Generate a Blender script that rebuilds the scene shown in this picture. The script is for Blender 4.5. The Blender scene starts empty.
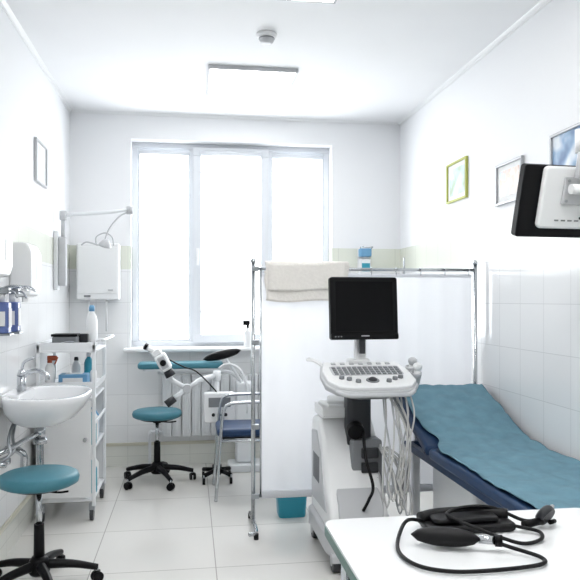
import bpy, bmesh, math, random
from mathutils import Vector, Matrix, Euler
random.seed(7)
scn = bpy.context.scene
try:
    scn.view_settings.view_transform = 'Standard'
except Exception:
    pass
pi = math.pi

# ---------------------------------------------------------------- materials
def mat(name, col, rough=0.5, metal=0.0, emis=None, estr=0.0, trans=0.0, alpha=1.0, coat=0.0, noise=0.0, nscale=20, bump=0.0, spec=0.5):
    m = bpy.data.materials.new(name); m.use_nodes = True
    nt = m.node_tree; b = nt.nodes['Principled BSDF']
    b.inputs['Base Color'].default_value = (*col, 1)
    b.inputs['Roughness'].default_value = rough
    b.inputs['Metallic'].default_value = metal
    b.inputs['Transmission Weight'].default_value = trans
    b.inputs['Alpha'].default_value = alpha
    b.inputs['Coat Weight'].default_value = coat
    b.inputs['Specular IOR Level'].default_value = spec
    if emis:
        b.inputs['Emission Color'].default_value = (*emis, 1)
        b.inputs['Emission Strength'].default_value = estr
    if noise > 0 or bump > 0:
        tc = nt.nodes.new('ShaderNodeTexCoord')
        n = nt.nodes.new('ShaderNodeTexNoise'); n.inputs['Scale'].default_value = nscale
        n.inputs['Detail'].default_value = 4
        nt.links.new(tc.outputs['Object'], n.inputs['Vector'])
        if noise > 0:
            r = nt.nodes.new('ShaderNodeValToRGB')
            r.color_ramp.elements[0].position = 0.3; r.color_ramp.elements[1].position = 0.7
            r.color_ramp.elements[0].color = (*[c*(1-noise) for c in col], 1)
            r.color_ramp.elements[1].color = (*[min(1, c*(1+noise)) for c in col], 1)
            nt.links.new(n.outputs['Fac'], r.inputs['Fac'])
            nt.links.new(r.outputs['Color'], b.inputs['Base Color'])
        if bump > 0:
            bp = nt.nodes.new('ShaderNodeBump'); bp.inputs['Strength'].default_value = bump
            bp.inputs['Distance'].default_value = 0.01
            nt.links.new(n.outputs['Fac'], bp.inputs['Height'])
            nt.links.new(bp.outputs['Normal'], b.inputs['Normal'])
    return m
def translucent(m, col, f):
    nt = m.node_tree; b = nt.nodes['Principled BSDF']; out = nt.nodes['Material Output']
    t = nt.nodes.new('ShaderNodeBsdfTranslucent'); t.inputs[0].default_value = (*col, 1)
    x = nt.nodes.new('ShaderNodeMixShader'); x.inputs[0].default_value = f
    nt.links.new(b.outputs[0], x.inputs[1]); nt.links.new(t.outputs[0], x.inputs[2]); nt.links.new(x.outputs[0], out.inputs[0])

WHITE = mat('white_plastic', (0.80, 0.81, 0.82), 0.35)
WMETAL = mat('white_enamel', (0.78, 0.80, 0.82), 0.3)
PVC = mat('window_pvc', (0.67, 0.70, 0.74), 0.4)
CERAMIC = mat('ceramic_glaze', (0.80, 0.81, 0.83), 0.08, coat=0.5)
CHROME = mat('chrome', (0.50, 0.52, 0.54), 0.16, 1.0)
STEEL = mat('brushed_steel', (0.35, 0.37, 0.39), 0.3, 1.0)
BLACK = mat('black_plastic', (0.004, 0.004, 0.005), 0.4, spec=0.15)
RUBBER = mat('black_rubber', (0.004, 0.004, 0.005), 0.5, spec=0.25)
DGREY = mat('dark_grey_plastic', (0.035, 0.037, 0.042), 0.4, spec=0.3)
MGREY = mat('mid_grey_plastic', (0.20, 0.21, 0.225), 0.4)
LGREY = mat('light_grey_plastic', (0.50, 0.51, 0.53), 0.4)
SCREEN = mat('screen_glass', (0.003, 0.003, 0.004), 0.25, spec=0.12)
TEAL = mat('teal_vinyl', (0.055, 0.195, 0.25), 0.45, noise=0.05, spec=0.3)
NAVY = mat('navy_vinyl', (0.012, 0.038, 0.10), 0.42, noise=0.05, spec=0.3)
SHEET = mat('blue_disposable_sheet', (0.125, 0.255, 0.325), 0.75, noise=0.12, nscale=14, bump=0.5)
FABRIC = mat('screen_fabric', (0.86, 0.875, 0.905), 0.85, noise=0.01, nscale=6)
translucent(FABRIC, (0.88, 0.89, 0.92), 0.42)
TOWEL = mat('cream_cloth', (0.87, 0.84, 0.80), 0.95, noise=0.03, nscale=60, bump=0.3)
BLUEB = mat('blue_bottle', (0.11, 0.16, 0.38), 0.25)
CYANB = mat('cyan_plastic', (0.02, 0.29, 0.40), 0.4)
GREENEDGE = mat('green_edge', (0.05, 0.14, 0.12), 0.4)
TABLETOP = mat('white_laminate', (0.80, 0.815, 0.83), 0.16, noise=0.01, nscale=3)
LAMPM = mat('lamp_diffuser', (1, 1, 1), 0.5, emis=(1, 0.99, 0.97), estr=10.5)
TUBEW = mat('clear_tubing', (0.62, 0.62, 0.61), 0.25)
YELLOW = mat('yellow_green_frame', (0.42, 0.45, 0.10), 0.4)
SILVER = mat('silver_frame', (0.42, 0.43, 0.45), 0.35, 0.4)
PAPER = mat('paper', (0.80, 0.81, 0.81), 0.8)
RED = mat('orange_label', (0.4, 0.08, 0.03), 0.5)
LBLUE = mat('light_blue_plastic', (0.14, 0.34, 0.55), 0.4)

def art_mat(name, c1, c2, c3, scale):
    m = bpy.data.materials.new(name); m.use_nodes = True; nt = m.node_tree
    b = nt.nodes['Principled BSDF']; b.inputs['Roughness'].default_value = 0.3
    tc = nt.nodes.new('ShaderNodeTexCoord'); n = nt.nodes.new('ShaderNodeTexNoise')
    n.inputs['Scale'].default_value = scale; r = nt.nodes.new('ShaderNodeValToRGB')
    r.color_ramp.elements[0].position = .35; r.color_ramp.elements[0].color = (*c1, 1)
    r.color_ramp.elements[1].position = .65; r.color_ramp.elements[1].color = (*c3, 1)
    e = r.color_ramp.elements.new(.5); e.color = (*c2, 1)
    nt.links.new(tc.outputs['Object'], n.inputs['Vector']); nt.links.new(n.outputs['Fac'], r.inputs['Fac'])
    nt.links.new(r.outputs['Color'], b.inputs['Base Color'])
    return m

def tile_wall(name, horiz):
    m = bpy.data.materials.new(name); m.use_nodes = True; nt = m.node_tree
    b = nt.nodes['Principled BSDF']; L = nt.links.new
    tc = nt.nodes.new('ShaderNodeTexCoord'); sp = nt.nodes.new('ShaderNodeSeparateXYZ')
    L(tc.outputs['Object'], sp.inputs[0])
    cb = nt.nodes.new('ShaderNodeCombineXYZ')
    L(sp.outputs[horiz], cb.inputs['X'])
    ad = nt.nodes.new('ShaderNodeMath'); ad.operation = 'ADD'; ad.inputs[1].default_value = 0.01 + 10*0.25 - 1.60 + 0.01
    L(sp.outputs['Z'], ad.inputs[0]); L(ad.outputs[0], cb.inputs['Y'])
    br = nt.nodes.new('ShaderNodeTexBrick'); br.offset = 0; br.squash = 1
    br.inputs['Scale'].default_value = 1; br.inputs['Brick Width'].default_value = 0.25
    br.inputs['Row Height'].default_value = 0.25; br.inputs['Mortar Size'].default_value = 0.002
    br.inputs['Mortar Smooth'].default_value = 0.3
    br.inputs['Color1'].default_value = (0.82, 0.83, 0.84, 1); br.inputs['Color2'].default_value = (0.84, 0.85, 0.86, 1)
    br.inputs['Mortar'].default_value = (0.66, 0.67, 0.68, 1)
    L(cb.outputs[0], br.inputs['Vector'])
    def gt(v):
        g = nt.nodes.new('ShaderNodeMath'); g.operation = 'GREATER_THAN'; g.inputs[1].default_value = v
        L(sp.outputs['Z'], g.inputs[0]); return g.outputs[0]
    def mixc(f, a, bcol, mode='MIX'):
        x = nt.nodes.new('ShaderNodeMix'); x.data_type = 'RGBA'; x.blend_type = mode
        L(f, x.inputs['Factor']); L(a, x.inputs[6])
        if isinstance(bcol, tuple): x.inputs[7].default_value = bcol
        else: L(bcol, x.inputs[7])
        return x.outputs[2]
    c = mixc(gt(1.60), br.outputs['Color'], (0.88, 0.90, 0.79, 1), 'MULTIPLY')
    inv = nt.nodes.new('ShaderNodeMath'); inv.operation = 'LESS_THAN'; inv.inputs[1].default_value = 0.19
    L(sp.outputs['Z'], inv.inputs[0])
    c = mixc(inv.outputs[0], c, (0.93, 0.93, 0.86, 1), 'MULTIPLY')
    top = gt(1.79)
    c = mixc(top, c, (0.85, 0.86, 0.877, 1))
    L(c, b.inputs['Base Color'])
    mr = nt.nodes.new('ShaderNodeMapRange'); mr.inputs[3].default_value = 0.13; mr.inputs[4].default_value = 0.8
    L(top, mr.inputs[0]); L(mr.outputs[0], b.inputs['Roughness'])
    mul = nt.nodes.new('ShaderNodeMath'); mul.operation = 'MULTIPLY'
    iv = nt.nodes.new('ShaderNodeMath'); iv.operation = 'SUBTRACT'; iv.inputs[0].default_value = 1; L(top, iv.inputs[1])
    L(br.outputs['Fac'], mul.inputs[0]); L(iv.outputs[0], mul.inputs[1])
    bp = nt.nodes.new('ShaderNodeBump'); bp.invert = True; bp.inputs['Strength'].default_value = 0.3; bp.inputs['Distance'].default_value = 0.002
    L(mul.outputs[0], bp.inputs['Height']); L(bp.outputs[0], b.inputs['Normal'])
    return m

def floor_mat():
    m = bpy.data.materials.new('floor_tiles'); m.use_nodes = True; nt = m.node_tree
    b = nt.nodes['Principled BSDF']; L = nt.links.new
    tc = nt.nodes.new('ShaderNodeTexCoord'); mp = nt.nodes.new('ShaderNodeMapping')
    mp.inputs['Location'].default_value = (-0.13 + 6.2, -4.06 + 6.2, 0)
    L(tc.outputs['Object'], mp.inputs[0])
    br = nt.nodes.new('ShaderNodeTexBrick'); br.offset = 0; br.squash = 1
    br.inputs['Scale'].default_value = 1; br.inputs['Brick Width'].default_value = 0.62
    br.inputs['Row Height'].default_value = 0.62; br.inputs['Mortar Size'].default_value = 0.003
    br.inputs['Mortar Smooth'].default_value = 0.2
    br.inputs['Color1'].default_value = (0.72, 0.71, 0.685, 1); br.inputs['Color2'].default_value = (0.75, 0.74, 0.72, 1)
    br.inputs['Mortar'].default_value = (0.42, 0.41, 0.39, 1)
    L(mp.outputs[0], br.inputs['Vector'])
    n = nt.nodes.new('ShaderNodeTexNoise'); n.inputs['Scale'].default_value = 1.5; n.inputs['Detail'].default_value = 6
    L(tc.outputs['Object'], n.inputs['Vector'])
    r = nt.nodes.new('ShaderNodeValToRGB'); r.color_ramp.elements[0].color = (.94, .94, .93, 1); r.color_ramp.elements[1].color = (1, 1, 1, 1)
    L(n.outputs['Fac'], r.inputs[0])
    x = nt.nodes.new('ShaderNodeMix'); x.data_type = 'RGBA'; x.blend_type = 'MULTIPLY'; x.inputs[0].default_value = 1
    L(br.outputs['Color'], x.inputs[6]); L(r.outputs[0], x.inputs[7]); L(x.outputs[2], b.inputs['Base Color'])
    b.inputs['Roughness'].default_value = 0.08
    return m

# ---------------------------------------------------------------- helpers
def root(name, loc=(0, 0, 0), rot=(0, 0, 0)):
    o = bpy.data.objects.new(name, None); scn.collection.objects.link(o)
    o.location = loc; o.rotation_euler = rot; o.empty_display_size = 0.1
    return o
def add(name, me, parent, m, smooth=False):
    o = bpy.data.objects.new(name, me); scn.collection.objects.link(o)
    if m: me.materials.append(m)
    if smooth:
        for p in me.polygons: p.use_smooth = True
    if parent: o.parent = parent
    return o
def bev(o, w, seg=3):
    if w > 0:
        md = o.modifiers.new('bevel', 'BEVEL'); md.width = w; md.segments = seg; md.limit_method = 'ANGLE'
        md.angle_limit = math.radians(40); md.harden_normals = True
        for p in o.data.polygons: p.use_smooth = True
def box(name, parent, c, s, m, b=0.006, rot=(0, 0, 0)):
    bm = bmesh.new(); bmesh.ops.create_cube(bm, size=1)
    bmesh.ops.scale(bm, vec=s, verts=bm.verts)
    bmesh.ops.transform(bm, matrix=Matrix.Translation(c) @ Euler(rot).to_matrix().to_4x4(), verts=bm.verts)
    me = bpy.data.meshes.new(name); bm.to_mesh(me); bm.free()
    o = add(name, me, parent, m); bev(o, b); return o
def bx(name, parent, x0, x1, y0, y1, z0, z1, m, b=0.006):
    return box(name, parent, ((x0+x1)/2, (y0+y1)/2, (z0+z1)/2), (x1-x0, y1-y0, z1-z0), m, b)
def boxes(name, parent, lst, m, b=0.0):
    bm = bmesh.new()
    for (x0, x1, y0, y1, z0, z1) in lst:
        r = bmesh.ops.create_cube(bm, size=1)
        bmesh.ops.scale(bm, vec=(x1-x0, y1-y0, z1-z0), verts=r['verts'])
        bmesh.ops.translate(bm, vec=((x0+x1)/2, (y0+y1)/2, (z0+z1)/2), verts=r['verts'])
    me = bpy.data.meshes.new(name); bm.to_mesh(me); bm.free()
    o = add(name, me, parent, m); bev(o, b); return o
def cyl(name, parent, p1, p2, r, m, r2=None, seg=24, b=0.0):
    p1 = Vector(p1); p2 = Vector(p2); d = p2-p1
    bm = bmesh.new()
    bmesh.ops.create_cone(bm, cap_ends=True, segments=seg, radius1=r, radius2=r if r2 is None else r2, depth=d.length)
    q = Vector((0, 0, 1)).rotation_difference(d.normalized())
    bmesh.ops.transform(bm, matrix=Matrix.Translation((p1+p2)/2) @ q.to_matrix().to_4x4(), verts=bm.verts)
    me = bpy.data.meshes.new(name); bm.to_mesh(me); bm.free()
    o = add(name, me, parent, m)
    for p in me.polygons: p.use_smooth = len(p.vertices) == 4
    if b > 0: bev(o, b)
    return o
def lathe(name, parent, prof, m, loc=(0, 0, 0), rot=(0, 0, 0), seg=32):
    bm = bmesh.new(); rings = []
    for (r, z) in prof:
        rings.append([bm.verts.new((r*math.cos(2*pi*i/seg), r*math.sin(2*pi*i/seg), z)) for i in range(seg)])
    for a, c in zip(rings, rings[1:]):
        for i in range(seg):
            j = (i+1) % seg; bm.faces.new((a[i], a[j], c[j], c[i]))
    bm.faces.new(list(reversed(rings[0]))); bm.faces.new(rings[-1])
    bmesh.ops.transform(bm, matrix=Matrix.Translation(loc) @ Euler(rot).to_matrix().to_4x4(), verts=bm.verts)
    bmesh.ops.recalc_face_normals(bm, faces=bm.faces)
    me = bpy.data.meshes.new(name); bm.to_mesh(me); bm.free()
    o = add(name, me, parent, m)
    for p in me.polygons: p.use_smooth = len(p.vertices) == 4
    return o
def spline(pts, n=8, cyc=False):
    P = [Vector(p) for p in pts]; out = []
    N = len(P); rng = range(N if cyc else N-1)
    for i in rng:
        p0 = P[(i-1) % N] if cyc or i > 0 else P[0]*2-P[1]
        p1 = P[i]; p2 = P[(i+1) % N]
        p3 = P[(i+2) % N] if cyc or i+2 < N else P[-1]*2-P[-2]
        for k in range(n):
            t = k/n
            out.append(0.5*((2*p1)+(-p0+p2)*t+(2*p0-5*p1+4*p2-p3)*t*t+(-p0+3*p1-3*p2+p3)*t**3))
    if not cyc: out.append(P[-1])
    return out
def tube(name, parent, pts, r, m, smooth=True, cyc=False, seg=10, n=8, r_end=None):
    P = spline(pts, n, cyc) if smooth else [Vector(p) for p in pts]
    bm = bmesh.new(); rings = []; N = len(P); up = None
    for i, p in enumerate(P):
        if cyc: t = (P[(i+1) % N]-P[i-1]).normalized()
        else: t = (P[min(i+1, N-1)]-P[max(i-1, 0)]).normalized()
        if up is None:
            up = Vector((0, 0, 1)) if abs(t.z) < 0.9 else Vector((1, 0, 0))
        a = (up-t*up.dot(t)).normalized(); bb = t.cross(a); up = a
        rr = r if r_end is None else r+(r_end-r)*i/(N-1)
        rings.append([bm.verts.new(p+a*rr*math.cos(2*pi*k/seg)+bb*rr*math.sin(2*pi*k/seg)) for k in range(seg)])
    prs = list(zip(rings, rings[1:]))
    if cyc: prs.append((rings[-1], rings[0]))
    for a, c in prs:
        for k in range(seg):
            j = (k+1) % seg; bm.faces.new((a[k], a[j], c[j], c[k]))
    if not cyc:
        bm.faces.new(list(reversed(rings[0]))); bm.faces.new(rings[-1])
    bmesh.ops.recalc_face_normals(bm, faces=bm.faces)
    me = bpy.data.meshes.new(name); bm.to_mesh(me); bm.free()
    return add(name, me, parent, m, True)
def prism(name, parent, outline, axis, a0, a1, m, b=0.008, seg=3):
    def f(p, a):
        return {'X': (a, p[0], p[1]), 'Y': (p[0], a, p[1]), 'Z': (p[0], p[1], a)}[axis]
    bm = bmesh.new()
    A = [bm.verts.new(f(p, a0)) for p in outline]; B = [bm.verts.new(f(p, a1)) for p in outline]
    bm.faces.new(A); bm.faces.new(list(reversed(B))); n = len(outline)
    for i in range(n):
        j = (i+1) % n; bm.faces.new((A[j], A[i], B[i], B[j]))
    bmesh.ops.recalc_face_normals(bm, faces=bm.faces)
    me = bpy.data.meshes.new(name); bm.to_mesh(me); bm.free()
    o = add(name, me, parent, m); bev(o, b, seg); return o
def rrect(x0, x1, y0, y1, r, n=6):
    o = []
    for cx, cy, a in ((x1-r, y1-r, 0), (x0+r, y1-r, pi/2), (x0+r, y0+r, pi), (x1-r, y0+r, 3*pi/2)):
        for i in range(n+1):
            t = a+pi/2*i/n; o.append((cx+r*math.cos(t), cy+r*math.sin(t)))
    return o
def grid(name, parent, fn, nu, nv, m, thick=0.0):
    bm = bmesh.new()
    V = [[bm.verts.new(fn(i/nu, j/nv)) for j in range(nv+1)] for i in range(nu+1)]
    for i in range(nu):
        for j in range(nv):
            bm.faces.new((V[i][j], V[i+1][j], V[i+1][j+1], V[i][j+1]))
    bmesh.ops.recalc_face_normals(bm, faces=bm.faces)
    me = bpy.data.meshes.new(name); bm.to_mesh(me); bm.free()
    o = add(name, me, parent, m, True)
    if thick: md = o.modifiers.new('s', 'SOLIDIFY'); md.thickness = thick; md.offset = 0
    return o

# ---------------------------------------------------------------- room
XL, XR, YB, YF, H = -0.955, 1.795, 5.65, -1.3, 2.877
WX0, WX1, WZ0, WZ1 = -0.475, 1.195, 0.96, 2.665
T = 0.3
boxes('floor', None, [(XL-T, XR+T, YF-T, YB+T, -0.1, 0)], floor_mat())
CEIL = mat('ceiling_paint', (0.85, 0.86, 0.875), 0.85, noise=0.008, nscale=3)
boxes('ceiling', None, [(XL-T, XR+T, YF-T, YB+T, H, H+0.1)], CEIL)
MY = tile_wall('tiled_wall_y', 'Y'); MX = tile_wall('tiled_wall_x', 'X')
boxes('wall_left', None, [(XL-T, XL, YF-T, YB+T, 0, H)], MY)
boxes('wall_right', None, [(XR, XR+T, YF-T, YB+T, 0, H)], MY)
boxes('wall_front', None, [(XL, XR, YF-T, YF, 0, H)], MX)
boxes('wall_back', None, [(XL, WX0, YB, YB+T, 0, H), (WX1, XR, YB, YB+T, 0, H),
                          (WX0, WX1, YB, YB+T, 0, WZ0), (WX0, WX1, YB, YB+T, WZ1, H)], MX)
def cornice(name, axis, a0, a1, pos, sgn):
    pr = [(pos, H), (pos+sgn*0.025, H), (pos+sgn*0.02, H-0.006), (pos+sgn*0.008, H-0.014), (pos+sgn*0.005, H-0.025), (pos, H-0.025)]
    prism(name, None, pr, axis, a0, a1, WHITE, 0)
cornice('trim_1', 'Y', YF, YB, XL, 1); cornice('trim_2', 'Y', YF, YB, XR, -1); cornice('trim_3', 'X', XL+.026, XR-.026, YB, -1)
TAN = mat('skirting_tile', (0.62, 0.60, 0.50), 0.3)
bx('baseboard_back', None, XL+.013, XR-.013, YB-0.012, YB, 0.165, 0.19, TAN, 0.002)
bx('baseboard_left', None, XL, XL+0.012, YF, YB, 0.165, 0.19, TAN, 0.002)
bx('baseboard_right', None, XR-0.012, XR, YF, YB, 0.165, 0.19, TAN, 0.002)

# window
w = root('window_1')
fy0, fy1 = 5.77, 5.84
def rect_frame(x0, x1, z0, z1, y0, y1, t):
    return [(x0, x1, y0, y1, z0, z0+t), (x0, x1, y0, y1, z1-t, z1), (x0, x0+t, y0, y1, z0+t, z1-t), (x1-t, x1, y0, y1, z0+t, z1-t)]
boxes('outer_frame', w, rect_frame(WX0, WX1, WZ0, WZ1, fy0, fy1, 0.045), PVC, 0.004)
mx = [0.035, 0.657]
boxes('mullions', w, [(x-0.03, x+0.03, fy0, fy1, WZ0+.045, WZ1-.045) for x in mx], PVC, 0.004)
boxes('centre_sash', w, rect_frame(mx[0]-0.01, mx[1]+0.01, WZ0+.03, WZ1-.03, fy0-.025, fy0, 0.07), PVC, 0.005)
boxes('side_beads', w, rect_frame(WX0+.045, mx[0]-.03, WZ0+.045, WZ1-.045, fy0+.01, fy0+.03, 0.016)+rect_frame(mx[1]+.03, WX1-.045, WZ0+.045, WZ1-.045, fy0+.01, fy0+.03, 0.016), PVC, 0.002)
GLASS = bpy.data.materials.new('window_glass'); GLASS.use_nodes = True
g = GLASS.node_tree; g.nodes.clear(); go = g.nodes.new('ShaderNodeOutputMaterial'); gm = g.nodes.new('ShaderNodeMixShader')
gt_ = g.nodes.new('ShaderNodeBsdfTransparent'); gg = g.nodes.new('ShaderNodeBsdfGlossy'); gg.inputs['Roughness'].default_value = 0.02
gm.inputs[0].default_value = 0.04
g.links.new(gt_.outputs[0], gm.inputs[1]); g.links.new(gg.outputs[0], gm.inputs[2]); g.links.new(gm.outputs[0], go.inputs[0])
boxes('glass', w, [(WX0+.045, mx[0]-.03, 5.80, 5.804, WZ0+.045, WZ1-.045), (mx[0]+.03, mx[1]-.03, 5.80, 5.804, WZ0+.045, WZ1-.045), (mx[1]+.03, WX1-.045, 5.80, 5.804, WZ0+.045, WZ1-.045)], GLASS)
for i, (a, b_) in enumerate([(WX0+.06, mx[0]-.04), (mx[0]+.05, mx[1]-.05), (mx[1]+.04, WX1-.06)]):
    yy = fy0-.0 if i != 1 else fy0-.03
    cyl(f'blind_roll_{i}', w, (a, yy-.02, WZ1-.085), (b_, yy-.02, WZ1-.085), 0.02, PVC)
    tube(f'blind_chain_{i}', w, [(b_-.005, yy-.03, WZ1-.1), (b_-.005, yy-.03, 1.6)], 0.002, PVC, False)
OUT = mat('balcony_rail', (0.10, 0.11, 0.12), 0.6)
boxes('outer_rails', w, [(WX0+.05, WX1-.05, 5.9, 5.91, z, z+.006) for z in (1.25, 2.25, 2.45)], OUT)
box('handle_plate', w, (mx[0]+.03, fy0-.03, 1.75), (0.028, 0.012, 0.07), WHITE, 0.004)
box('handle_lever', w, (mx[0]+.03, fy0-.055, 1.70), (0.02, 0.014, 0.12), WHITE, 0.005)
bx('window_sill', w, WX0-.05, WX1+.05, 5.50, 5.77, 0.935, 0.962, WHITE, 0.008)

# ceiling lamps
def panel(x0, x1, y0, y1):
    r = root('ceiling_light_panel', ((x0+x1)/2, (y0+y1)/2, H))
    a, b_ = (x1-x0)/2, (y1-y0)/2; t = .026
    boxes('housing', r, [(-a, a, -b_, -b_+.016, -t, 0), (-a, a, b_-.016, b_, -t, 0), (-a, -a+.016, -b_+.016, b_-.016, -t, 0), (a-.016, a, -b_+.016, b_-.016, -t, 0)], LGREY, 0.003)
    bx('diffuser', r, -a+.016, a-.016, -b_+.016, b_-.016, -.024, -.010, LAMPM, 0)
panel(.12, .71, 4.42, 5.06); panel(.43, .73, 2.77, 3.37)
panel(-.2, .5, 1.3, 2.0); panel(.75, 1.35, 1.3, 2.0); panel(.1, .8, -.6, .1)  # unseen panels, added overhead near the camera to brighten the room
d = root('smoke_detector', (.436, 3.87, H))
lathe('base', d, [(.058, 0), (.058, -.018), (.05, -.024), (.001, -.024)], WHITE)
lathe('sensor_head', d, [(.044, -.024), (.044, -.034), (.036, -.05), (.02, -.056), (.001, -.056)], LGREY)
lathe('vent_ring', d, [(.046, -.026), (.046, -.031), (.001, -.031)], MGREY)

# ---------------------------------------------------------------- privacy screen
s = root('privacy_screen')
SY = 4.0; x0, x1 = .37, 1.755
for i, x in enumerate((x0, x1)):
    cyl(f'post_{i}', s, (x, SY, .03), (x, SY, 1.575), .0125, CHROME)
    lathe(f'cap_{i}', s, [(.015, 0), (.017, .01), (.012, .022), (.001, .026)], CHROME, (x, SY, 1.573))
    if i == 0: tube(f'foot_{i}', s, [(x-.04, SY-.2, .03), (x, SY-.17, .035), (x, SY, .05), (x, SY+.17, .035), (x, SY+.2, .03)], .012, CHROME)
    else: tube(f'foot_{i}', s, [(x, SY-.01, .03), (x, SY+.25, .03)], .012, CHROME, False)
    for k, yy in enumerate((SY-.19, SY+.19)):
        if i == 0: cyl(f'foot_tip_{i}_{k}', s, (x, yy, 0), (x, yy, .032), .014, RUBBER)
cyl('foot_tip_r', s, (x1, SY+.2, 0), (x1, SY+.2, .032), .014, RUBBER)
cyl('inner_post', s, (x0+.045, SY, .19), (x0+.045, SY, 1.535), .006, CHROME)
for z in (1.535, 0.19):
    cyl(f'rail_{z}', s, (x0, SY, z), (x1, SY, z), .010, CHROME)
for z in (1.535, 1.1, .6, 0.19):
    box(f'clamp_{z}', s, (x0+.012, SY, z), (.045, .03, .03), STEEL, .004)
cyl('middle_post', s, (1.30, SY+.012, 1.50), (1.30, SY+.012, 1.61), .006, CHROME)
for i in range(9):
    xx = x0+.1+i*.155
    tube(f'rail_ring_{i}', s, [(xx, SY-.012, 1.535), (xx, SY, 1.548), (xx, SY+.012, 1.535), (xx, SY, 1.495)], .0025, CHROME, cyc=True, n=4, seg=6)
def fab(xa, xb):
    def f(u, v):
        z = 0.215+u*(1.505-0.215); x = xa+(xb-xa)*v
        return (x, SY+.004*math.sin(v*26+u*2)*(1-u*.6)+.003*math.sin(v*61), z)
    return f
grid('fabric_panel', s, fab(x0+.05, 1.73), 16, 120, FABRIC)
boxes('fabric_hem', s, [(x0+.05, 1.73, SY-.006, SY+.006, 1.49, 1.51), (x0+.05, 1.73, SY-.012, SY+.012, .175, .22)], FABRIC, .005)
c = root('folded_towel')
def cloth(front):
    def f(u, v):
        x = .44+.50*v + .006*math.sin(u*9)
        L_ = (.205 if front else .18) + .008*math.sin(v*7) + (.012*v)
        if u < .2:
            a = u/.2*pi/2; y = -.026*math.sin(a) if front else .026*math.sin(a); z = 1.552+.024*math.cos(a)
        else:
            t = (u-.2)/.8; y = (-.026-.006*t-.004*math.sin(v*11+t*3)*t)*(1 if front else -1); z = 1.552-L_*t
        return (x, SY+y, z)
    return f
grid('cloth_front', c, cloth(True), 20, 30, TOWEL, .012)
grid('cloth_back', c, cloth(False), 20, 30, TOWEL, .012)
def cl2(u, v):
    t = u; return (.455+.47*v, SY-.040-.004*math.sin(v*8), 1.568-.16*t-.006*math.sin(v*5))
grid('cloth_fold', c, cl2, 10, 20, TOWEL, .010)

# ---------------------------------------------------------------- ultrasound machine
UP = root('ultrasound_machine', (.855, 3.55, 0))
prism('base_skirt', UP, rrect(-.19, .22, -.30, .30, .07), 'Z', .085, .19, LGREY, .02)
prism('body', UP, [(.29, .17), (.29, .64), (.26, .70), (.08, .71), (-.02, .62), (-.12, .42), (-.22, .32), (-.27, .17)], 'X', -.165, .14, WHITE, .03, 4)
prism('side_panel', UP, [(.25, .24), (.25, .62), (.10, .64), (.0, .54), (-.08, .36), (-.16, .26)], 'X', -.171, -.15, LGREY, .01)
prism('front_shroud', UP, [(-.10, .42), (-.24, .33), (-.285, .2), (-.2, .19), (-.08, .3)], 'X', -.12, .11, LGREY, .012)
for i in range(6):
    box(f'vent_{i}', UP, (-.173, .02+.03*i, .44), (.004, .012, .14), MGREY, .001)
prism('module_bay', UP, rrect(-.02, .145, .34, .62, .02), 'Y', -.10, .1, MGREY, .01)
for i in range(3):
    box(f'probe_port_{i}', UP, (.075, -.108, .40+.075*i), (.09, .02, .055), DGREY, .006)
for i, (x, y) in enumerate(((-.15, .24), (.17, .24), (-.14, -.25), (.16, -.25))):
    cyl(f'wheel_{i}', UP, (x-.02, y, .055), (x+.02, y, .055), .055, DGREY, b=.008)
    cyl(f'hub_{i}', UP, (x-.023, y, .055), (x+.023, y, .055), .025, LGREY)
    prism(f'wheel_cover_{i}', UP, [(y-.062, .06), (y-.055, .095), (y-.02, .12), (y+.02, .12), (y+.055, .095), (y+.062, .06), (y, .08)], 'X', x-.03, x+.03, LGREY, .006)
boxes('tray', UP, [(-.15, .03, .02, .26, .715, .725), (-.15, -.142, .02, .26, .725, .77), (.022, .03, .02, .26, .725, .77), (-.142, .022, .02, .028, .725, .77), (-.142, .022, .252, .26, .725, .77)], WHITE, .003)
box('paper_pack', UP, (-.06, .14, .755), (.14, .20, .05), PAPER, .012, (0, .05, .1))
box('gel_pack', UP, (-.05, .15, .79), (.10, .14, .03), PAPER, .012, (.1, 0, -.2))
prism('column', UP, rrect(-.03, .10, -.06, .06, .03), 'Z', .58, .90, DGREY, .008)
cyl('column_collar', UP, (.035, 0, .86), (.035, 0, .93), .075, MGREY, .10)
cyl('front_knob', UP, (.0, -.07, .68), (.0, -.12, .66), .045, BLACK, b=.01)
cr = root('console', (.065, -.10, .95), (math.radians(15), 0, 0)); cr.parent = UP
co = [(-.215, .19), (.215, .19), (.245, .05), (.245, -.10), (.20, -.18), (.12, -.205), (-.12, -.205), (-.20, -.18), (-.245, -.10), (-.245, .05)]
prism('console_tray', cr, co, 'Z', -.035, .0, LGREY, .014)
prism('console_top', cr, [(x*.95, y*.93) for x, y in co], 'Z', -.005, .018, WHITE, .008)
prism('console_under', cr, [(x*.6, y*.6) for x, y in co], 'Z', -.08, -.03, MGREY, .012)
prism('key_plate', cr, rrect(-.19, .19, -.03, .10, .02), 'Z', .016, .021, LGREY, .001)
kb = []
for r_ in range(4):
    for k in range(13):
        x = -.17+k*.0283; y = -.015+r_*.028
        kb.append((x-.010, x+.010, y-.009, y+.009, .02, .027))
boxes('keys', cr, kb, MGREY, .002)
boxes('key_lights', cr, [(-.17+k*.05, -.145+k*.05, .125, .145, .018, .026) for k in range(7)], LGREY, .002)
lathe('trackball', cr, [(.024, 0), (.022, .008), (.014, .015), (.001, .018)], DGREY, (.0, -.10, .018))
lathe('trackball_ring', cr, [(.035, 0), (.033, .005), (.001, .005)], MGREY, (0, -.10, .017))
for k, (x, y) in enumerate(((-.12, -.09), (-.08, -.12), (.08, -.12), (.12, -.09), (.155, -.07), (-.155, -.07))):
    lathe(f'dial_{k}', cr, [(.014, 0), (.013, .014), (.001, .015)], MGREY, (x, y, .018), seg=16)
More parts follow.
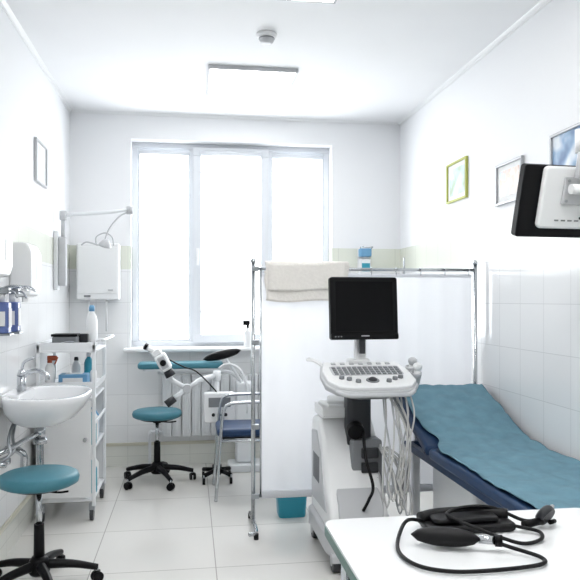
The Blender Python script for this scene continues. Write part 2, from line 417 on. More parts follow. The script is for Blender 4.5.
tube('front_handle', cr, [(-.20, -.17, -.015), (-.15, -.225, -.01), (-.05, -.24, -.005), (.05, -.24, -.005), (.15, -.225, -.01), (.20, -.17, -.015)], .011, LGREY)
for k in range(2):
    x = .262; y = .0+k*.085
    lathe(f'probe_holder_{k}', cr, [(.022, -.05), (.030, .01), (.030, .02), (.024, .02), (.018, -.04)], LGREY, (x, y, 0), seg=20)
    cyl(f'probe_handle_{k}', cr, (.262, .0+k*.085, -.06), (.268, .0+k*.085, .035), .013, WHITE, .018)
    lathe(f'probe_tip_{k}', cr, [(.018, 0), (.025, .015), (.023, .03), (.012, .038), (.001, .04)], LGREY if k else WHITE, (.268, .0+k*.085, .032), seg=20)
tube('side_hook', cr, [(-.20, .16, -.01), (-.25, .18, .02), (-.29, .19, .025), (-.27, .20, .03), (-.20, .18, .0)], .006, WHITE)
prism('arm_base', UP, rrect(.0, .12, .03, .14, .03), 'Z', .94, 1.03, WHITE, .012)
prism('neck', UP, [(.09, .97), (.10, 1.03), (.09, 1.22), (.05, 1.24), (.05, 1.05), (.03, .98)], 'X', .035, .10, WHITE, .012)
mr_ = root('monitor', (.073, .02, 1.308), (math.radians(-4), 0, math.radians(4))); mr_.parent = UP
prism('monitor_shell', mr_, rrect(-.190, .190, -.172, .165, .014), 'Y', -.02, .02, BLACK, .006)
prism('monitor_back', mr_, rrect(-.13, .13, -.12, .12, .03), 'Y', .018, .05, DGREY, .012)
prism('monitor_glass', mr_, rrect(-.160, .160, -.125, .14, .003), 'Y', -.0225, -.019, SCREEN, 0)
prism('monitor_chin', mr_, rrect(-.190, .190, -.172, -.138, .01), 'Y', -.026, -.01, BLACK, .004)
box('logo', mr_, (0, -.0265, -.152), (.045, .002, .006), LGREY, 0)
boxes('monitor_buttons', mr_, [(-.17+.016*k, -.162+.016*k, -.0275, -.026, -.158, -.152) for k in range(3)], MGREY, 0)
box('monitor_mount', mr_, (0, .06, -.06), (.09, .03, .10), MGREY, .008)
box('chin_bracket', UP, (.066, .02, 1.10), (.03, .03, .08), DGREY, .004)
for i in range(11):
    ax = .13+.013*i; ay = -.20+random.uniform(-.04, .05)
    bxx = .11+random.random()*.12; lo = random.uniform(.20, .42)
    pts = [(ax, ay+.05, .89), (ax+random.uniform(-.01, .01), ay-.01, .76), (bxx+random.uniform(0, .03), ay-.03, .58), (bxx, ay-.02, lo+.08), (bxx+.02, ay-.02, lo), (bxx+.04, ay, lo+.07), (bxx+.02+random.uniform(-.02, .02), ay+.03, .52), (.12+random.random()*.06, -.11, .58)]
    tube(f'probe_cable_{i}', UP, pts, .0045, TUBEW if i % 3 else LGREY, seg=8, n=7)
for i in range(3):
    tube(f'loop_cable_{i}', UP, [(.15+.02*i, -.20, .86), (.22+.01*i, -.24, .72), (.24, -.25, .56), (.22-.02*i, -.25, .38), (.16, -.24, .48), (.12, -.14, .60)], .006, MGREY if i == 1 else TUBEW, seg=8)
tube('black_cable', UP, [(.04, -.11, .68), (.03, -.19, .55), (.05, -.26, .42), (.02, -.29, .36), (0, -.26, .30)], .008, BLACK)

# ---------------------------------------------------------------- examination couch
b0 = root('examination_couch')
CX0, CX1, CZ = 1.19, 1.775, .60
YH = 3.30; YT = 3.92; YE = 2.03
ZT = .825
prism('mattress', b0, rrect(CX0, CX1, YE, YH-.005, .03), 'Z', CZ-.055, CZ, NAVY, .018, 4)
hy, hz = YT-YH, ZT-CZ; ln = math.hypot(hy, hz); nx, nz = -hz/ln, hy/ln
hp = [(YH+.01, CZ), (YT, ZT), (YT-nx*.055, ZT-nz*.055), (YH+.005-nx*.03, CZ-nz*.055)]
prism('backrest_cushion', b0, hp, 'X', CX0, CX1, NAVY, .018, 4)
def sh(u, v):
    if v < .42:
        t = v/.42; y = YT-.01-(YT-YH-.01)*t; z = ZT+(CZ-ZT)*t
    else:
        t = (v-.42)/.58; y = YH-(YH-YE-.02)*t; z = CZ
    fl = min(1, max(0, (v-.42)/.1))
    ins0 = .034-.018*fl + .007*math.sin(v*23) + .04*math.exp(-((v-.39)/.05)**2)
    x = CX0+ins0+(CX1-.02-CX0-ins0)*u
    wr = .004*math.sin(u*9+v*31)+.003*math.sin(u*23-v*14)+.003*math.sin(v*57+u*4)
    z += .010+abs(wr)*1.3
    if abs(v-.42) < .08: z += .012*(1-abs(v-.42)/.08)
    return (x, y, z)
grid('disposable_sheet', b0, sh, 40, 110, SHEET, .002)
fr_ = WMETAL
boxes('frame_rails', b0, [(CX0+.03, CX0+.07, YE+.05, YT-.15, .50, .54), (CX1-.07, CX1-.03, YE+.05, YT-.15, .50, .54), (CX0+.07, CX1-.07, YE+.06, YE+.10, .50, .54), (CX0+.07, CX1-.07, YT-.2, YT-.16, .50, .54)], NAVY, .005)
boxes('legs', b0, [(x, x+.04, y, y+.04, .03, .50) for x in (CX0+.05, CX1-.09) for y in (YE+.12, YT-.26)], fr_, .004)
boxes('floor_rails', b0, [(CX0+.05, CX0+.09, YE+.16, YT-.26, .08, .12), (CX1-.09, CX1-.05, YE+.16, YT-.26, .08, .12), (CX0+.09, CX1-.09, 3.0, 3.04, .08, .12)], fr_, .004)
bx('lift_cover', b0, CX0+.10, CX1-.10, 2.95, 3.50, .16, .47, fr_, .02)
bx('lift_motor', b0, CX0+.12, CX1-.2, 2.55, 2.93, .13, .30, DGREY, .02)
for x in (CX0+.07, CX1-.07):
    for y in (YE+.14, YT-.24):
        cyl(f'foot_{x:.2f}_{y:.2f}', b0, (x, y, 0), (x, y, .035), .025, RUBBER)
for x in (CX0+.05, CX1-.05):
    tube(f'backrest_strut_{x:.2f}', b0, [(x, 3.4, .52), (x, 3.75, .70)], .012, CHROME, False)
bx('paper_roll_holder', b0, CX0+.1, CX1-.1, YT-.13, YT-.11, .52, .60, fr_, .004)

# ---------------------------------------------------------------- foreground table
t = root('instrument_table')
prism('table_top', t, rrect(.36, 1.13, .85, 1.82, .035), 'Z', .728, .75, TABLETOP, .003)
prism('edge_band', t, rrect(.358, 1.132, .848, 1.822, .036), 'Z', .716, .742, GREENEDGE, .003)
boxes('apron', t, [(.40, 1.09, 1.76, 1.78, .66, .716), (.40, 1.09, .89, .91, .66, .716), (.40, .42, .91, 1.76, .66, .716), (1.07, 1.09, .91, 1.76, .66, .716)], WMETAL, .003)
for x in (.415, 1.075):
    for y in (.905, 1.765):
        cyl(f'leg_{x}_{y}', t, (x, y, .015), (x, y, .72), .017, CHROME); cyl(f'leg_tip_{x}_{y}', t, (x, y, 0), (x, y, .02), .02, RUBBER)
boxes('lower_shelf', t, [(.41, 1.08, .9, 1.77, .25, .265)], WMETAL, .003)

z0 = .7515
bp = root('blood_pressure_monitor')
def ell(name, parent, p1, p2, r, m, flat=1.0):
    p1 = Vector(p1); p2 = Vector(p2); L_ = (p2-p1).length
    prof = [(.001, 0)]+[(r*(math.sin(pi*min(1, k/10))**.45), L_*k/10) for k in range(1, 10)]+[(.001, L_)]
    o = lathe(name, parent, prof, m, seg=24)
    q = Vector((0, 0, 1)).rotation_difference((p2-p1).normalized())
    M = Matrix.Translation(p1) @ Matrix.Diagonal((1, 1, flat, 1)) @ q.to_matrix().to_4x4()
    o.data.transform(M); return o
ell('inflation_bulb', bp, (.535, 1.60, z0+.025), (.69, 1.54, z0+.025), .026, RUBBER, .88)
cyl('bulb_valve', bp, (.685, 1.542, z0+.025), (.72, 1.528, z0+.025), .010, CHROME)
cyl('valve_screw', bp, (.72, 1.528, z0+.025), (.735, 1.522, z0+.025), .014, BLACK)
prism('arm_cuff', bp, rrect(.60, .84, 1.645, 1.735, .02), 'Z', z0, z0+.020, RUBBER, .008)
prism('cuff_fold', bp, rrect(.62, .80, 1.66, 1.73, .02), 'Z', z0+.020, z0+.034, BLACK, .007)
tube('cuff_roll', bp, [(.60, 1.715, z0+.024), (.66, 1.735, z0+.026), (.76, 1.735, z0+.026), (.84, 1.71, z0+.024)], .017, RUBBER)
gr = (math.radians(-60), 0, math.radians(30))
lathe('gauge_body', bp, [(.026, 0), (.029, .006), (.029, .016), (.024, .022), (.001, .022)], DGREY, (.935, 1.67, z0+.024), gr)
lathe('gauge_face', bp, [(.023, 0), (.022, .003), (.001, .003)], LGREY, (.935+.010, 1.67+.017, z0+.024+.011), gr)
cyl('gauge_stem', bp, (.86, 1.66, z0+.012), (.915, 1.668, z0+.018), .010, BLACK)
tube('gauge_clip', bp, [(.945, 1.68, z0+.008), (.965, 1.69, z0+.008)], .006, BLACK, False)
tube('rubber_tube_a', bp, [(.62, 1.72, z0+.012), (.56, 1.69, z0+.03), (.52, 1.635, z0+.02), (.488, 1.55, z0+.006), (.50, 1.46, z0+.006), (.562, 1.413, z0+.006), (.66, 1.405, z0+.006), (.776, 1.42, z0+.006), (.80, 1.46, z0+.006), (.75, 1.51, z0+.014), (.72, 1.528, z0+.022)], .0048, RUBBER)
tube('rubber_tube_b', bp, [(.83, 1.66, z0+.012), (.88, 1.62, z0+.008), (.86, 1.57, z0+.006), (.80, 1.55, z0+.006), (.74, 1.58, z0+.02), (.70, 1.62, z0+.03), (.66, 1.68, z0+.042), (.72, 1.72, z0+.046), (.80, 1.72, z0+.042), (.87, 1.69, z0+.016), (.90, 1.675, z0+.016)], .0048, RUBBER)

# ---------------------------------------------------------------- stools
def stool(loc, h, ang, R=.182):
    r = root('swivel_stool', loc)
    lathe('seat_cushion', r, [(R-.022, h-.055), (R-.004, h-.045), (R, h-.025), (R-.006, h-.008), (R-.022, h), (.001, h+.003)], TEAL, seg=48)
    lathe('seat_pan', r, [(.02, h-.075), (.12, h-.07), (.155, h-.055), (.001, h-.054)], BLACK)
    cyl('gas_lift', r, (0, 0, .25), (0, 0, h-.07), .014, CHROME)
    cyl('lift_sleeve', r, (0, 0, .10), (0, 0, .30), .026, BLACK, .023)
    lathe('hub', r, [(.04, .065), (.05, .08), (.045, .13), (.03, .15), (.001, .15)], BLACK)
    lathe('height_lever_collar', r, [(.03, h-.095), (.032, h-.075), (.001, h-.07)], BLACK)
    tube('height_lever', r, [(0, 0, h-.085), (.09, -.03, h-.088), (.14, -.05, h-.08)], .005, BLACK)
    for k in range(5):
        a = ang+k*2*pi/5; c_, s_ = math.cos(a), math.sin(a)
        tube(f'arm_{k}', r, [(.03*c_, .03*s_, .110), (.15*c_, .15*s_, .098), (.265*c_, .265*s_, .07)], .024, BLACK, r_end=.015)
        cyl(f'caster_stem_{k}', r, (.26*c_, .26*s_, .04), (.26*c_, .26*s_, .075), .008, CHROME)
        w_ = random.uniform(0, pi); px, py = math.cos(w_), math.sin(w_)
        for q in (-1, 1):
            cyl(f'caster_{k}_{q}', r, (.262*c_+px*.006*q, .262*s_+py*.006*q, .026), (.262*c_+px*.022*q, .262*s_+py*.022*q, .026), .026, BLACK, b=.004)
        box(f'caster_hood_{k}', r, (.262*c_, .262*s_, .045), (.03, .03, .02), BLACK, .006)
    return r
stool((-.70, 3.32, 0), .54, .12, .182)
stool((-.24, 5.12, 0), .535, .1)

# ---------------------------------------------------------------- sink
sk = root('wall_sink')
def ring(z, s_, cx=-.742, cy=3.745, ax=.215, ay=.31, ex=2.6, dx=0.0):
    o = []
    for i in range(48):
        a = 2*pi*i/48; ca, sa = math.cos(a), math.sin(a)
        x = cx+dx+ax*s_*math.copysign(abs(ca)**(2/ex), ca); y = cy+ay*s_*math.copysign(abs(sa)**(2/ex), sa)
        o.append((max(x, XL+.002), y, z))
    return o
bm = bmesh.new(); R_ = []
for z, s_, dx in ((.685, .25, -.03), (.70, .48, -.03), (.735, .75, -.02), (.785, .92, -.01), (.83, .99, 0), (.855, 1.0, 0), (.862, .985, 0), (.862, .87, .01), (.85, .83, .012), (.80, .76, .012), (.745, .55, .0), (.72, .25, -.02), (.715, .05, -.03)):
    R_.append([bm.verts.new(p) for p in ring(z, s_, dx=dx)])
for a, c_ in zip(R_, R_[1:]):
    for i in range(48):
        bm.faces.new((a[i], a[(i+1) % 48], c_[(i+1) % 48], c_[i]))
bm.faces.new(list(reversed(R_[0]))); bm.faces.new(R_[-1])
bmesh.ops.recalc_face_normals(bm, faces=bm.faces)
me = bpy.data.meshes.new('basin'); bm.to_mesh(me); bm.free(); add('basin', me, sk, CERAMIC, True)
bx('tap_ledge', sk, XL+.002, XL+.10, 3.60, 3.94, .80, .868, CERAMIC, .012)
cyl('tap_body', sk, (-.885, 3.77, .865), (-.885, 3.77, .95), .024, CHROME, .022)
tube('tap_spout', sk, [(-.885, 3.77, .93), (-.85, 3.77, .965), (-.80, 3.765, .972), (-.755, 3.76, .95), (-.75, 3.76, .925)], .013, CHROME)
cyl('tap_cap', sk, (-.885, 3.77, .95), (-.885, 3.77, .98), .024, CHROME, .014)
tube('tap_lever', sk, [(-.885, 3.77, .975), (-.87, 3.765, 1.02), (-.82, 3.76, 1.045)], .008, CHROME)
dx_ = -.79
cyl('drain', sk, (dx_, 3.77, .60), (dx_, 3.77, .69), .028, CHROME)
cyl('siphon_nut', sk, (dx_, 3.77, .585), (dx_, 3.77, .612), .036, CHROME)
tube('siphon_bend', sk, [(dx_, 3.77, .60), (dx_, 3.77, .52), (dx_-.0, 3.76, .46), (dx_-.035, 3.74, .44), (dx_-.07, 3.72, .47), (dx_-.07, 3.71, .54), (-.90, 3.71, .57), (XL+.005, 3.71, .57)], .019, CHROME)
tube('overflow_bend', sk, [(dx_-.0, 3.77, .64), (-.83, 3.68, .63), (-.90, 3.60, .60), (XL+.005, 3.56, .58)], .014, CHROME)
for i, yy in enumerate((3.58, 3.66)):
    tube(f'supply_hose_{i}', sk, [(-.885, 3.75, .80), (-.90, yy, .66), (-.885, yy-.05, .58), (XL+.005, yy-.08, .54)], .008, STEEL)
    cyl(f'stop_valve_{i}', sk, (XL+.002, yy-.08, .54), (XL+.06, yy-.08, .54), .016, CHROME)

# ---------------------------------------------------------------- dispensers
def dispenser(y0, y1, z0_, z1_, dep):
    r = root('paper_towel_dispenser', (XL, (y0+y1)/2, 0)); a = (y1-y0)/2
    prism('cover', r, [(0.001, z0_), (dep*.85, z0_), (dep, z0_+.05), (dep, z1_-.05), (dep*.8, z1_), (0.001, z1_)], 'Y', -a, a, WHITE, .015)
    prism('slot', r, [(.02, z0_-.004), (dep*.7, z0_-.004), (dep*.7, z0_+.004), (.02, z0_+.004)], 'Y', -a*.7, a*.7, MGREY, 0)
    box('sight_window', r, (dep+.0005, 0, (z0_+z1_)/2), (.003, .02, .10), LGREY, 0)
    prism('paper_tab', r, [(.05, z0_-.03), (.055, z0_-.03), (.055, z0_+.01), (.05, z0_+.01)], 'Y', -a*.5, a*.5, PAPER, 0)
dispenser(3.80, 4.05, 1.37, 1.66, .115); dispenser(3.20, 3.46, 1.46, 1.71, .105)
def elbow(y, zb):
    r = root('elbow_soap_dispenser', (XL, y, zb))
    box('bracket', r, (.012, 0, .11), (.022, .075, .24), WHITE, .004)
    prism('bottle', r, rrect(.028, .10, -.036, .036, .014), 'Z', .0, .15, BLUEB, .006)
    box('label', r, (.1015, 0, .075), (.002, .05, .09), PAPER, 0)
    box('front_label', r, (.064, -.037, .07), (.045, .002, .07), PAPER, 0)
    box('shelf', r, (.06, 0, -.006), (.10, .08, .01), STEEL, .002)
    cyl('pump', r, (.065, 0, .15), (.065, 0, .20), .014, WHITE)
    box('pump_head', r, (.05, 0, .205), (.10, .05, .03), STEEL, .006)
    tube('nozzle', r, [(.07, 0, .205), (.115, 0, .2), (.135, 0, .17)], .005, STEEL)
    tube('elbow_lever', r, [(.06, -.03, .215), (.13, -.035, .23), (.17, -.03, .21), (.18, 0, .205), (.17, .03, .21), (.13, .035, .23), (.06, .03, .215)], .004, CHROME)
elbow(3.42, 1.19); elbow(3.60, 1.19)

# ---------------------------------------------------------------- medical cart
ct = root('medical_cart')
a0, a1, c0, c1 = -.92, -.57, 4.27, 4.80
boxes('corner_posts', ct, [(x, x+.022, y, y+.022, .09, 1.08) for x in (a0, a1-.022) for y in (c0, c1-.022)], WMETAL, .004)
bx('top_tray', ct, a0, a1, c0, c1, 1.03, 1.045, WMETAL, .003)
boxes('top_gallery', ct, [(a0, a1, c0, c0+.008, 1.045, 1.09), (a0, a1, c1-.008, c1, 1.045, 1.09), (a0, a0+.008, c0+.008, c1-.008, 1.045, 1.09)], WMETAL, .002)
tube('push_handle', ct, [(a1, c0+.01, 1.10), (a1+.03, c0+.01, 1.105), (a1+.05, c0+.05, 1.105), (a1+.05, c1-.05, 1.105), (a1+.03, c1-.01, 1.105), (a1, c1-.01, 1.10)], .009, WMETAL, n=5)
bx('middle_shelf', ct, a0+.005, a1-.005, c0+.005, c1-.005, .80, .815, WMETAL, .003)
boxes('middle_gallery', ct, [(a0+.02, a1-.02, c0, c0+.006, .815, .85), (a1-.008, a1-.002, c0+.02, c1-.02, .815, .84)], WMETAL, .001)
boxes('cabinet', ct, [(a0, a1-.06, c0+.01, c0+.022, .13, .74), (a0, a0+.012, c0+.022, c1-.012, .13, .74), (a0, a1-.02, c1-.012, c1, .13, .74), (a0+.0, a1-.01, c0+.012, c1-.01, .74, .752), (a0, a1-.01, c0+.012, c1-.01, .118, .13), (a0, a1-.01, c0+.022, c1-.012, .43, .442)], WMETAL, .002)
bx('front_door', ct, a0+.02, a1-.025, c0-.006, c0+.009, .145, .735, WHITE, .006)
cyl('door_knob', ct, (a1-.06, c0-.006, .50), (a1-.06, c0-.028, .50), .012, CHROME)
box('side_rail', ct, (a1-.005, (c0+c1)/2, .60), (.012, c1-c0-.03, .02), WMETAL, .003)
for x in (a0+.03, a1-.025):
    for y in (c0+.03, c1-.03):
        cyl(f'caster_{x:.2f}_{y:.2f}', ct, (x-.012, y, .035), (x+.012, y, .035), .035, DGREY, b=.004)
        box(f'fork_{x:.2f}_{y:.2f}', ct, (x, y, .08), (.034, .035, .05), STEEL, .005)
for k, (x, y, z, c_) in enumerate(((-.62, 4.42, .442, CYANB), (-.62, 4.52, .442, PAPER), (-.63, 4.62, .442, LBLUE), (-.62, 4.45, .13, CYANB), (-.63, 4.6, .13, PAPER))):
    lathe(f'stored_bottle_{k}', ct, [(.034, 0), (.036, .01), (.036, .15), (.018, .18), (.014, .20), (.001, .20)], c_, (x, y, z))
def bottle(name, loc, r, h, m1, m2, spray=False):
    o = root(name, loc)
    lathe('bottle_body', o, [(r*.92, 0), (r, .008), (r, h*.62), (r*.8, h*.74), (r*.42, h*.82), (r*.42, h*.86), (.001, h*.86)], m1)
    lathe('cap', o, [(r*.5, h*.85), (r*.5, h*.95), (r*.35, h), (.001, h)], m2)
    if spray:
        box('spray_head', o, (r*.5, 0, h*1.02), (r*2.0, .022, .03), m2, .006)
        box('trigger', o, (r*1.3, 0, h*.92), (.008, .012, .05), m2, .003, (0, .4, 0))
    return o
bottle('disinfectant_bottle', (-.64, 4.62, 1.046), .036, .27, WHITE, LBLUE)
dv = root('instrument_tray', (-.76, 4.47, 1.046))
boxes('tray', dv, [(-.12, .12, -.13, .13, 0, .006), (-.12, .12, -.13, -.124, .006, .035), (-.12, .12, .124, .13, .006, .035), (-.12, -.114, -.124, .124, .006, .035), (.114, .12, -.124, .124, .006, .035)], STEEL, .001)
box('black_case', dv, (-.02, 0, .045), (.15, .12, .06), MGREY, .012)
box('case_lid', dv, (-.02, 0, .082), (.16, .13, .016), BLACK, .005)
tube('forceps', dv, [(-.09, -.1, .02), (.02, -.09, .045), (.10, -.1, .02)], .004, CHROME)
box('side_case', dv, (.06, .09, .05), (.09, .05, .07), DGREY, .006)
gb = root('glove_box', (-.72, 4.42, .816))
box('carton', gb, (0, 0, .035), (.17, .12, .07), LBLUE, .003)
box('opening', gb, (0, 0, .0715), (.10, .05, .003), PAPER, .001)
box('label_band', gb, (0, -.061, .035), (.12, .002, .03), PAPER, 0)
bottle('pump_bottle', (-.86, 4.38, .816), .03, .17, WHITE, RED, True)
bottle('pump_bottle', (-.66, 4.62, .816), .03, .19, CYANB, WHITE, False)
bottle('pump_bottle', (-.74, 4.62, .816), .028, .16, WHITE, DGREY, False)
bottle('pump_bottle', (-.60, 4.40, .816), .022, .12, WHITE, LBLUE, False)

# ---------------------------------------------------------------- wall cabinet + exam lamp arm
wh = root('wall_cabinet', (-.72, YB, 1.35))
bx('case', wh, -.165, .165, -.13, -.001, 0, .45, WHITE, .015)
bx('door_seam', wh, -.15, .15, -.1345, -.128, .05, .42, WHITE, .004)
box('handle', wh, (.1, -.14, .08), (.04, .012, .012), LGREY, .003)
box('indicator', wh, (-.08, -.136, .03), (.05, .004, .015), MGREY, 0)
tube('pipe_l', wh, [(-.08, -.06, 0), (-.08, -.06, -.25), (-.14, -.04, -.33)], .009, WHITE, False)
tube('pipe_r', wh, [(.06, -.06, 0), (.06, -.06, -.25)], .009, WHITE, False)
la = root('examination_lamp')
LX, LY = XL, 5.02
bx('wall_plate', la, LX+.001, LX+.03, LY-.04, LY+.04, 1.42, 1.84, WMETAL, .006)
bx('pivot_block', la, LX+.03, LX+.085, LY-.03, LY+.03, 1.45, 1.80, LGREY, .01)
cyl('mast', la, (LX+.06, LY, 1.78), (LX+.06, LY, 1.96), .014, LGREY)
cyl('mast_joint', la, (LX+.06, LY, 1.92), (LX+.06, LY, 1.985), .025, LGREY)
tube('horizontal_arm', la, [(LX+.06, LY, 1.955), (-.55, LY, 1.985), (-.43, LY, 2.0)], .014, WMETAL, False)
cyl('elbow_joint', la, (-.43, LY, 1.97), (-.43, LY, 2.025), .024, LGREY)
tube('drop_arm', la, [(-.43, LY, 1.99), (-.50, LY-.02, 1.95), (-.57, LY-.03, 1.86), (-.60, LY-.03, 1.78)], .006, LGREY)
lathe('lamp_head', la, [(.015, .04), (.028, .025), (.045, 0), (.047, -.012), (.001, -.012)], LGREY, (-.60, LY-.03, 1.745), (.25, .3, 0))
tube('head_handle', la, [(-.64, LY-.05, 1.74), (-.72, LY-.06, 1.76), (-.76, LY-.06, 1.74)], .006, LGREY)
tube('head_yoke', la, [(-.54, LY-.03, 1.74), (-.55, LY-.03, 1.80), (-.60, LY-.03, 1.83), (-.66, LY-.03, 1.80), (-.66, LY-.03, 1.74)], .005, LGREY)

# ---------------------------------------------------------------- pictures
def pic(name, wall_x, sgn, y0, y1, z0_, z1_, fm, am, passe=.03):
    r = root(name, (wall_x, (y0+y1)/2, (z0_+z1_)/2)); a, h = (y1-y0)/2, (z1_-z0_)/2; t_ = .014
    s0, s1 = sorted((sgn*.001, sgn*.02))
    boxes('frame', r, [(s0, s1, -a, a, -h, -h+t_), (s0, s1, -a, a, h-t_, h), (s0, s1, -a, -a+t_, -h+t_, h-t_), (s0, s1, a-t_, a, -h+t_, h-t_)], fm, .003)
    s0, s1 = sorted((sgn*.001, sgn*.008)); boxes('mount', r, [(s0, s1, -a+t_, a-t_, -h+t_, h-t_)], PAPER)
    s0, s1 = sorted((sgn*.008, sgn*.010)); boxes('print', r, [(s0, s1, -a+t_+passe, a-t_-passe, -h+t_+passe, h-t_-passe)], am)
A1 = art_mat('art_landscape', (.35, .48, .32), (.5, .65, .72), (.8, .82, .76), 9)
A2 = art_mat('art_floral', (.78, .76, .75), (.65, .48, .4), (.5, .6, .68), 14)
A3 = art_mat('art_sea', (.08, .16, .32), (.25, .38, .55), (.65, .7, .75), 8)
pic('framed_picture', XR, -1, 4.2, 4.54, 2.02, 2.29, YELLOW, A1)
pic('framed_picture', XR, -1, 3.45, 3.77, 1.90, 2.135, SILVER, A2, .03)
pic('framed_picture', XR, -1, 2.83, 3.16, 1.94, 2.17, SILVER, A3, .0)
pic('framed_picture', XL, 1, 4.38, 4.70, 2.09, 2.36, LGREY, art_mat('art_soft', (.6, .66, .69), (.7, .74, .76), (.8, .82, .83), 10), .02)

# ---------------------------------------------------------------- wall display
tv = root('wall_mounted_display', (1.525, 2.57, 1.75), (math.radians(16), 0, math.radians(4)))
prism('shell', tv, rrect(-.225, .225, -.145, .145, .014), 'Y', -.018, .022, BLACK, .006)
prism('glass', tv, rrect(-.205, .205, -.125, .125, .004), 'Y', .022, .024, SCREEN, 0)
prism('back_cover', tv, rrect(-.15, .20, -.105, .143, .02), 'Y', -.045, -.017, WHITE, .012)
for i in range(6):
    box(f'vent_{i}', tv, (-.07+.03*i, -.046, -.07), (.018, .003, .006), MGREY, 0)
box('vesa_plate', tv, (-.01, -.052, .05), (.11, .014, .11), LGREY, .004)
cyl('tilt_joint', tv, (-.05, -.078, .06), (.04, -.078, .06), .020, WHITE)
for i, (x, z) in enumerate(((-.05, .01), (.03, .01), (-.05, .09), (.03, .09))):
    cyl(f'screw_{i}', tv, (x, -.064, z), (x, -.058, z), .006, STEEL)
tube('cable', tv, [(.03, -.05, -.06), (.06, -.09, -.02), (.05, -.10, .06), (.08, -.10, .15)], .005, DGREY)
br_ = root('bracket'); br_.parent = tv
tvm = Matrix.Translation(tv.location) @ tv.rotation_euler.to_matrix().to_4x4()
inv = tvm.inverted()
def W(p): return tuple(inv @ Vector(p))
tube('arm_lower', br_, [W((1.515, 2.475, 1.83)), W((1.52, 2.46, 1.92)), W((1.525, 2.47, 2.00))], .017, WHITE, False)
cyl('arm_knuckle', br_, W((1.525, 2.47, 1.93)), W((1.525, 2.47, 2.02)), .026, WHITE)
box('arm_cover', br_, W((1.517, 2.458, 1.875)), (.035, .03, .10), LGREY, .006)
tube('arm_upper', br_, [W((1.525, 2.47, 1.985)), W((XR-.03, 2.55, 1.985))], .020, WHITE, False)
cyl('wall_disc', br_, W((XR-.03, 2.55, 1.985)), W((XR-.002, 2.55, 1.985)), .06, WHITE)

# ---------------------------------------------------------------- back area
ra = root('radiator')
n = 16
boxes('sections', ra, [(-.22+.078*i, -.22+.078*i+.073, 5.57, 5.625, .24, .74) for i in range(n)], WMETAL, .010)
boxes('fins', ra, [(-.22+.078*i+.02, -.22+.078*i+.046, 5.561, 5.57, .27, .71) for i in range(n)], WMETAL, .004)
cyl('lower_pipe', ra, (-.22, 5.6, .28), (1.02, 5.6, .28), .016, WMETAL); cyl('upper_pipe', ra, (-.22, 5.6, .70), (1.02, 5.6, .70), .016, WMETAL)
tube('feed_pipe', ra, [(-.22, 5.6, .28), (-.30, 5.6, .28), (-.32, 5.6, .26), (-.32, 5.6, .0)], .012, WMETAL, n=4)
boxes('wall_brackets', ra, [(x, x+.02, 5.62, 5.649, .6, .64) for x in (-.1, .9)], WMETAL)

ch = root('gynecological_chair')
prism('seat_cushion', ch, rrect(-.40, .26, 5.31, 5.49, .04), 'Z', .815, .865, TEAL, .02, 4)
prism('cushion_board', ch, rrect(-.36, .23, 5.33, 5.47, .03), 'Z', .80, .816, WMETAL, .003)
bx('pedestal', ch, .36, .50, 5.36, 5.50, .06, .70, WMETAL, .02)
prism('base_plate', ch, rrect(.30, .66, 5.30, 5.52, .04), 'Z', .0, .06, WMETAL, .01)
tube('support_arm', ch, [(.42, 5.43, .68), (.32, 5.42, .77), (.1, 5.41, .785), (-.25, 5.40, .785)], .016, WMETAL)
ell('leg_rest_pad', ch, (.10, 5.34, .885), (.40, 5.345, .955), .036, BLACK)
tube('leg_rest_stem', ch, [(.28, 5.33, .89), (.34, 5.33, .80), (.39, 5.36, .72), (.41, 5.42, .66)], .010, WMETAL)
tube('side_bar', ch, [(.22, 5.32, .82), (.30, 5.31, .85), (.39, 5.31, .80), (.44, 5.31, .68), (.45, 5.32, .50), (.45, 5.38, .45)], .010, WMETAL)

cp = root('colposcope', (.20, 5.09, 0))
for k in range(4):
    a = pi/4+k*pi/2; c_, s_ = math.cos(a), math.sin(a)
    tube(f'foot_{k}', cp, [(0, 0, .085), (.14*c_, .14*s_, .065)], .016, BLACK, False)
    cyl(f'caster_{k}', cp, (.14*c_-.01, .14*s_, .025), (.14*c_+.01, .14*s_, .025), .025, BLACK, b=.003)
    cyl(f'caster_stem_{k}', cp, (.14*c_, .14*s_, .03), (.14*c_, .14*s_, .07), .007, STEEL)
cyl('hub', cp, (0, 0, .05), (0, 0, .12), .035, BLACK)
cyl('column', cp, (0, 0, .10), (0, 0, .78), .015, WMETAL)
prism('control_box', cp, rrect(-.10, .13, .45, .67, .02), 'Y', -.10, -.015, WHITE, .01)
box('control_plate', cp, (.015, -.102, .60), (.16, .004, .07), MGREY, .001)
for k in range(3): cyl(f'knob_{k}', cp, (-.03+.045*k, -.10, .51), (-.03+.045*k, -.115, .51), .012, DGREY)
cyl('box_bracket', cp, (0, -.03, .62), (0, .0, .62), .02, STEEL)
cyl('shoulder', cp, (0, 0, .75), (0, 0, .82), .028, WMETAL)
tube('arm_rear', cp, [(0, 0, .79), (-.12, -.03, .76), (-.22, -.06, .70)], .019, WMETAL, False)
cyl('arm_pivot', cp, (-.22, -.09, .70), (-.22, -.03, .70), .032, LGREY)
tube('arm_front', cp, [(-.22, -.06, .70), (-.33, -.08, .62)], .019, WMETAL, False)
tube('arm_riser', cp, [(-.22, -.06, .70), (-.32, -.08, .76), (-.38, -.09, .84)], .018, WMETAL, False)
cyl('counterweight', cp, (-.31, -.08, .635), (-.37, -.09, .59), .028, DGREY)
hd = root('microscope_head', (-.39, -.10, .90), (0, math.radians(-28), 0)); hd.parent = cp
box('microscope_body', hd, (0, 0, 0), (.085, .12, .13), WHITE, .02)
box('side_panel', hd, (0, -.062, 0), (.05, .006, .09), LGREY, .004)
cyl('objective', hd, (0, 0, -.065), (0, 0, -.115), .034, DGREY, .038)
box('prism_housing', hd, (-.01, 0, .085), (.07, .11, .05), WHITE, .014)
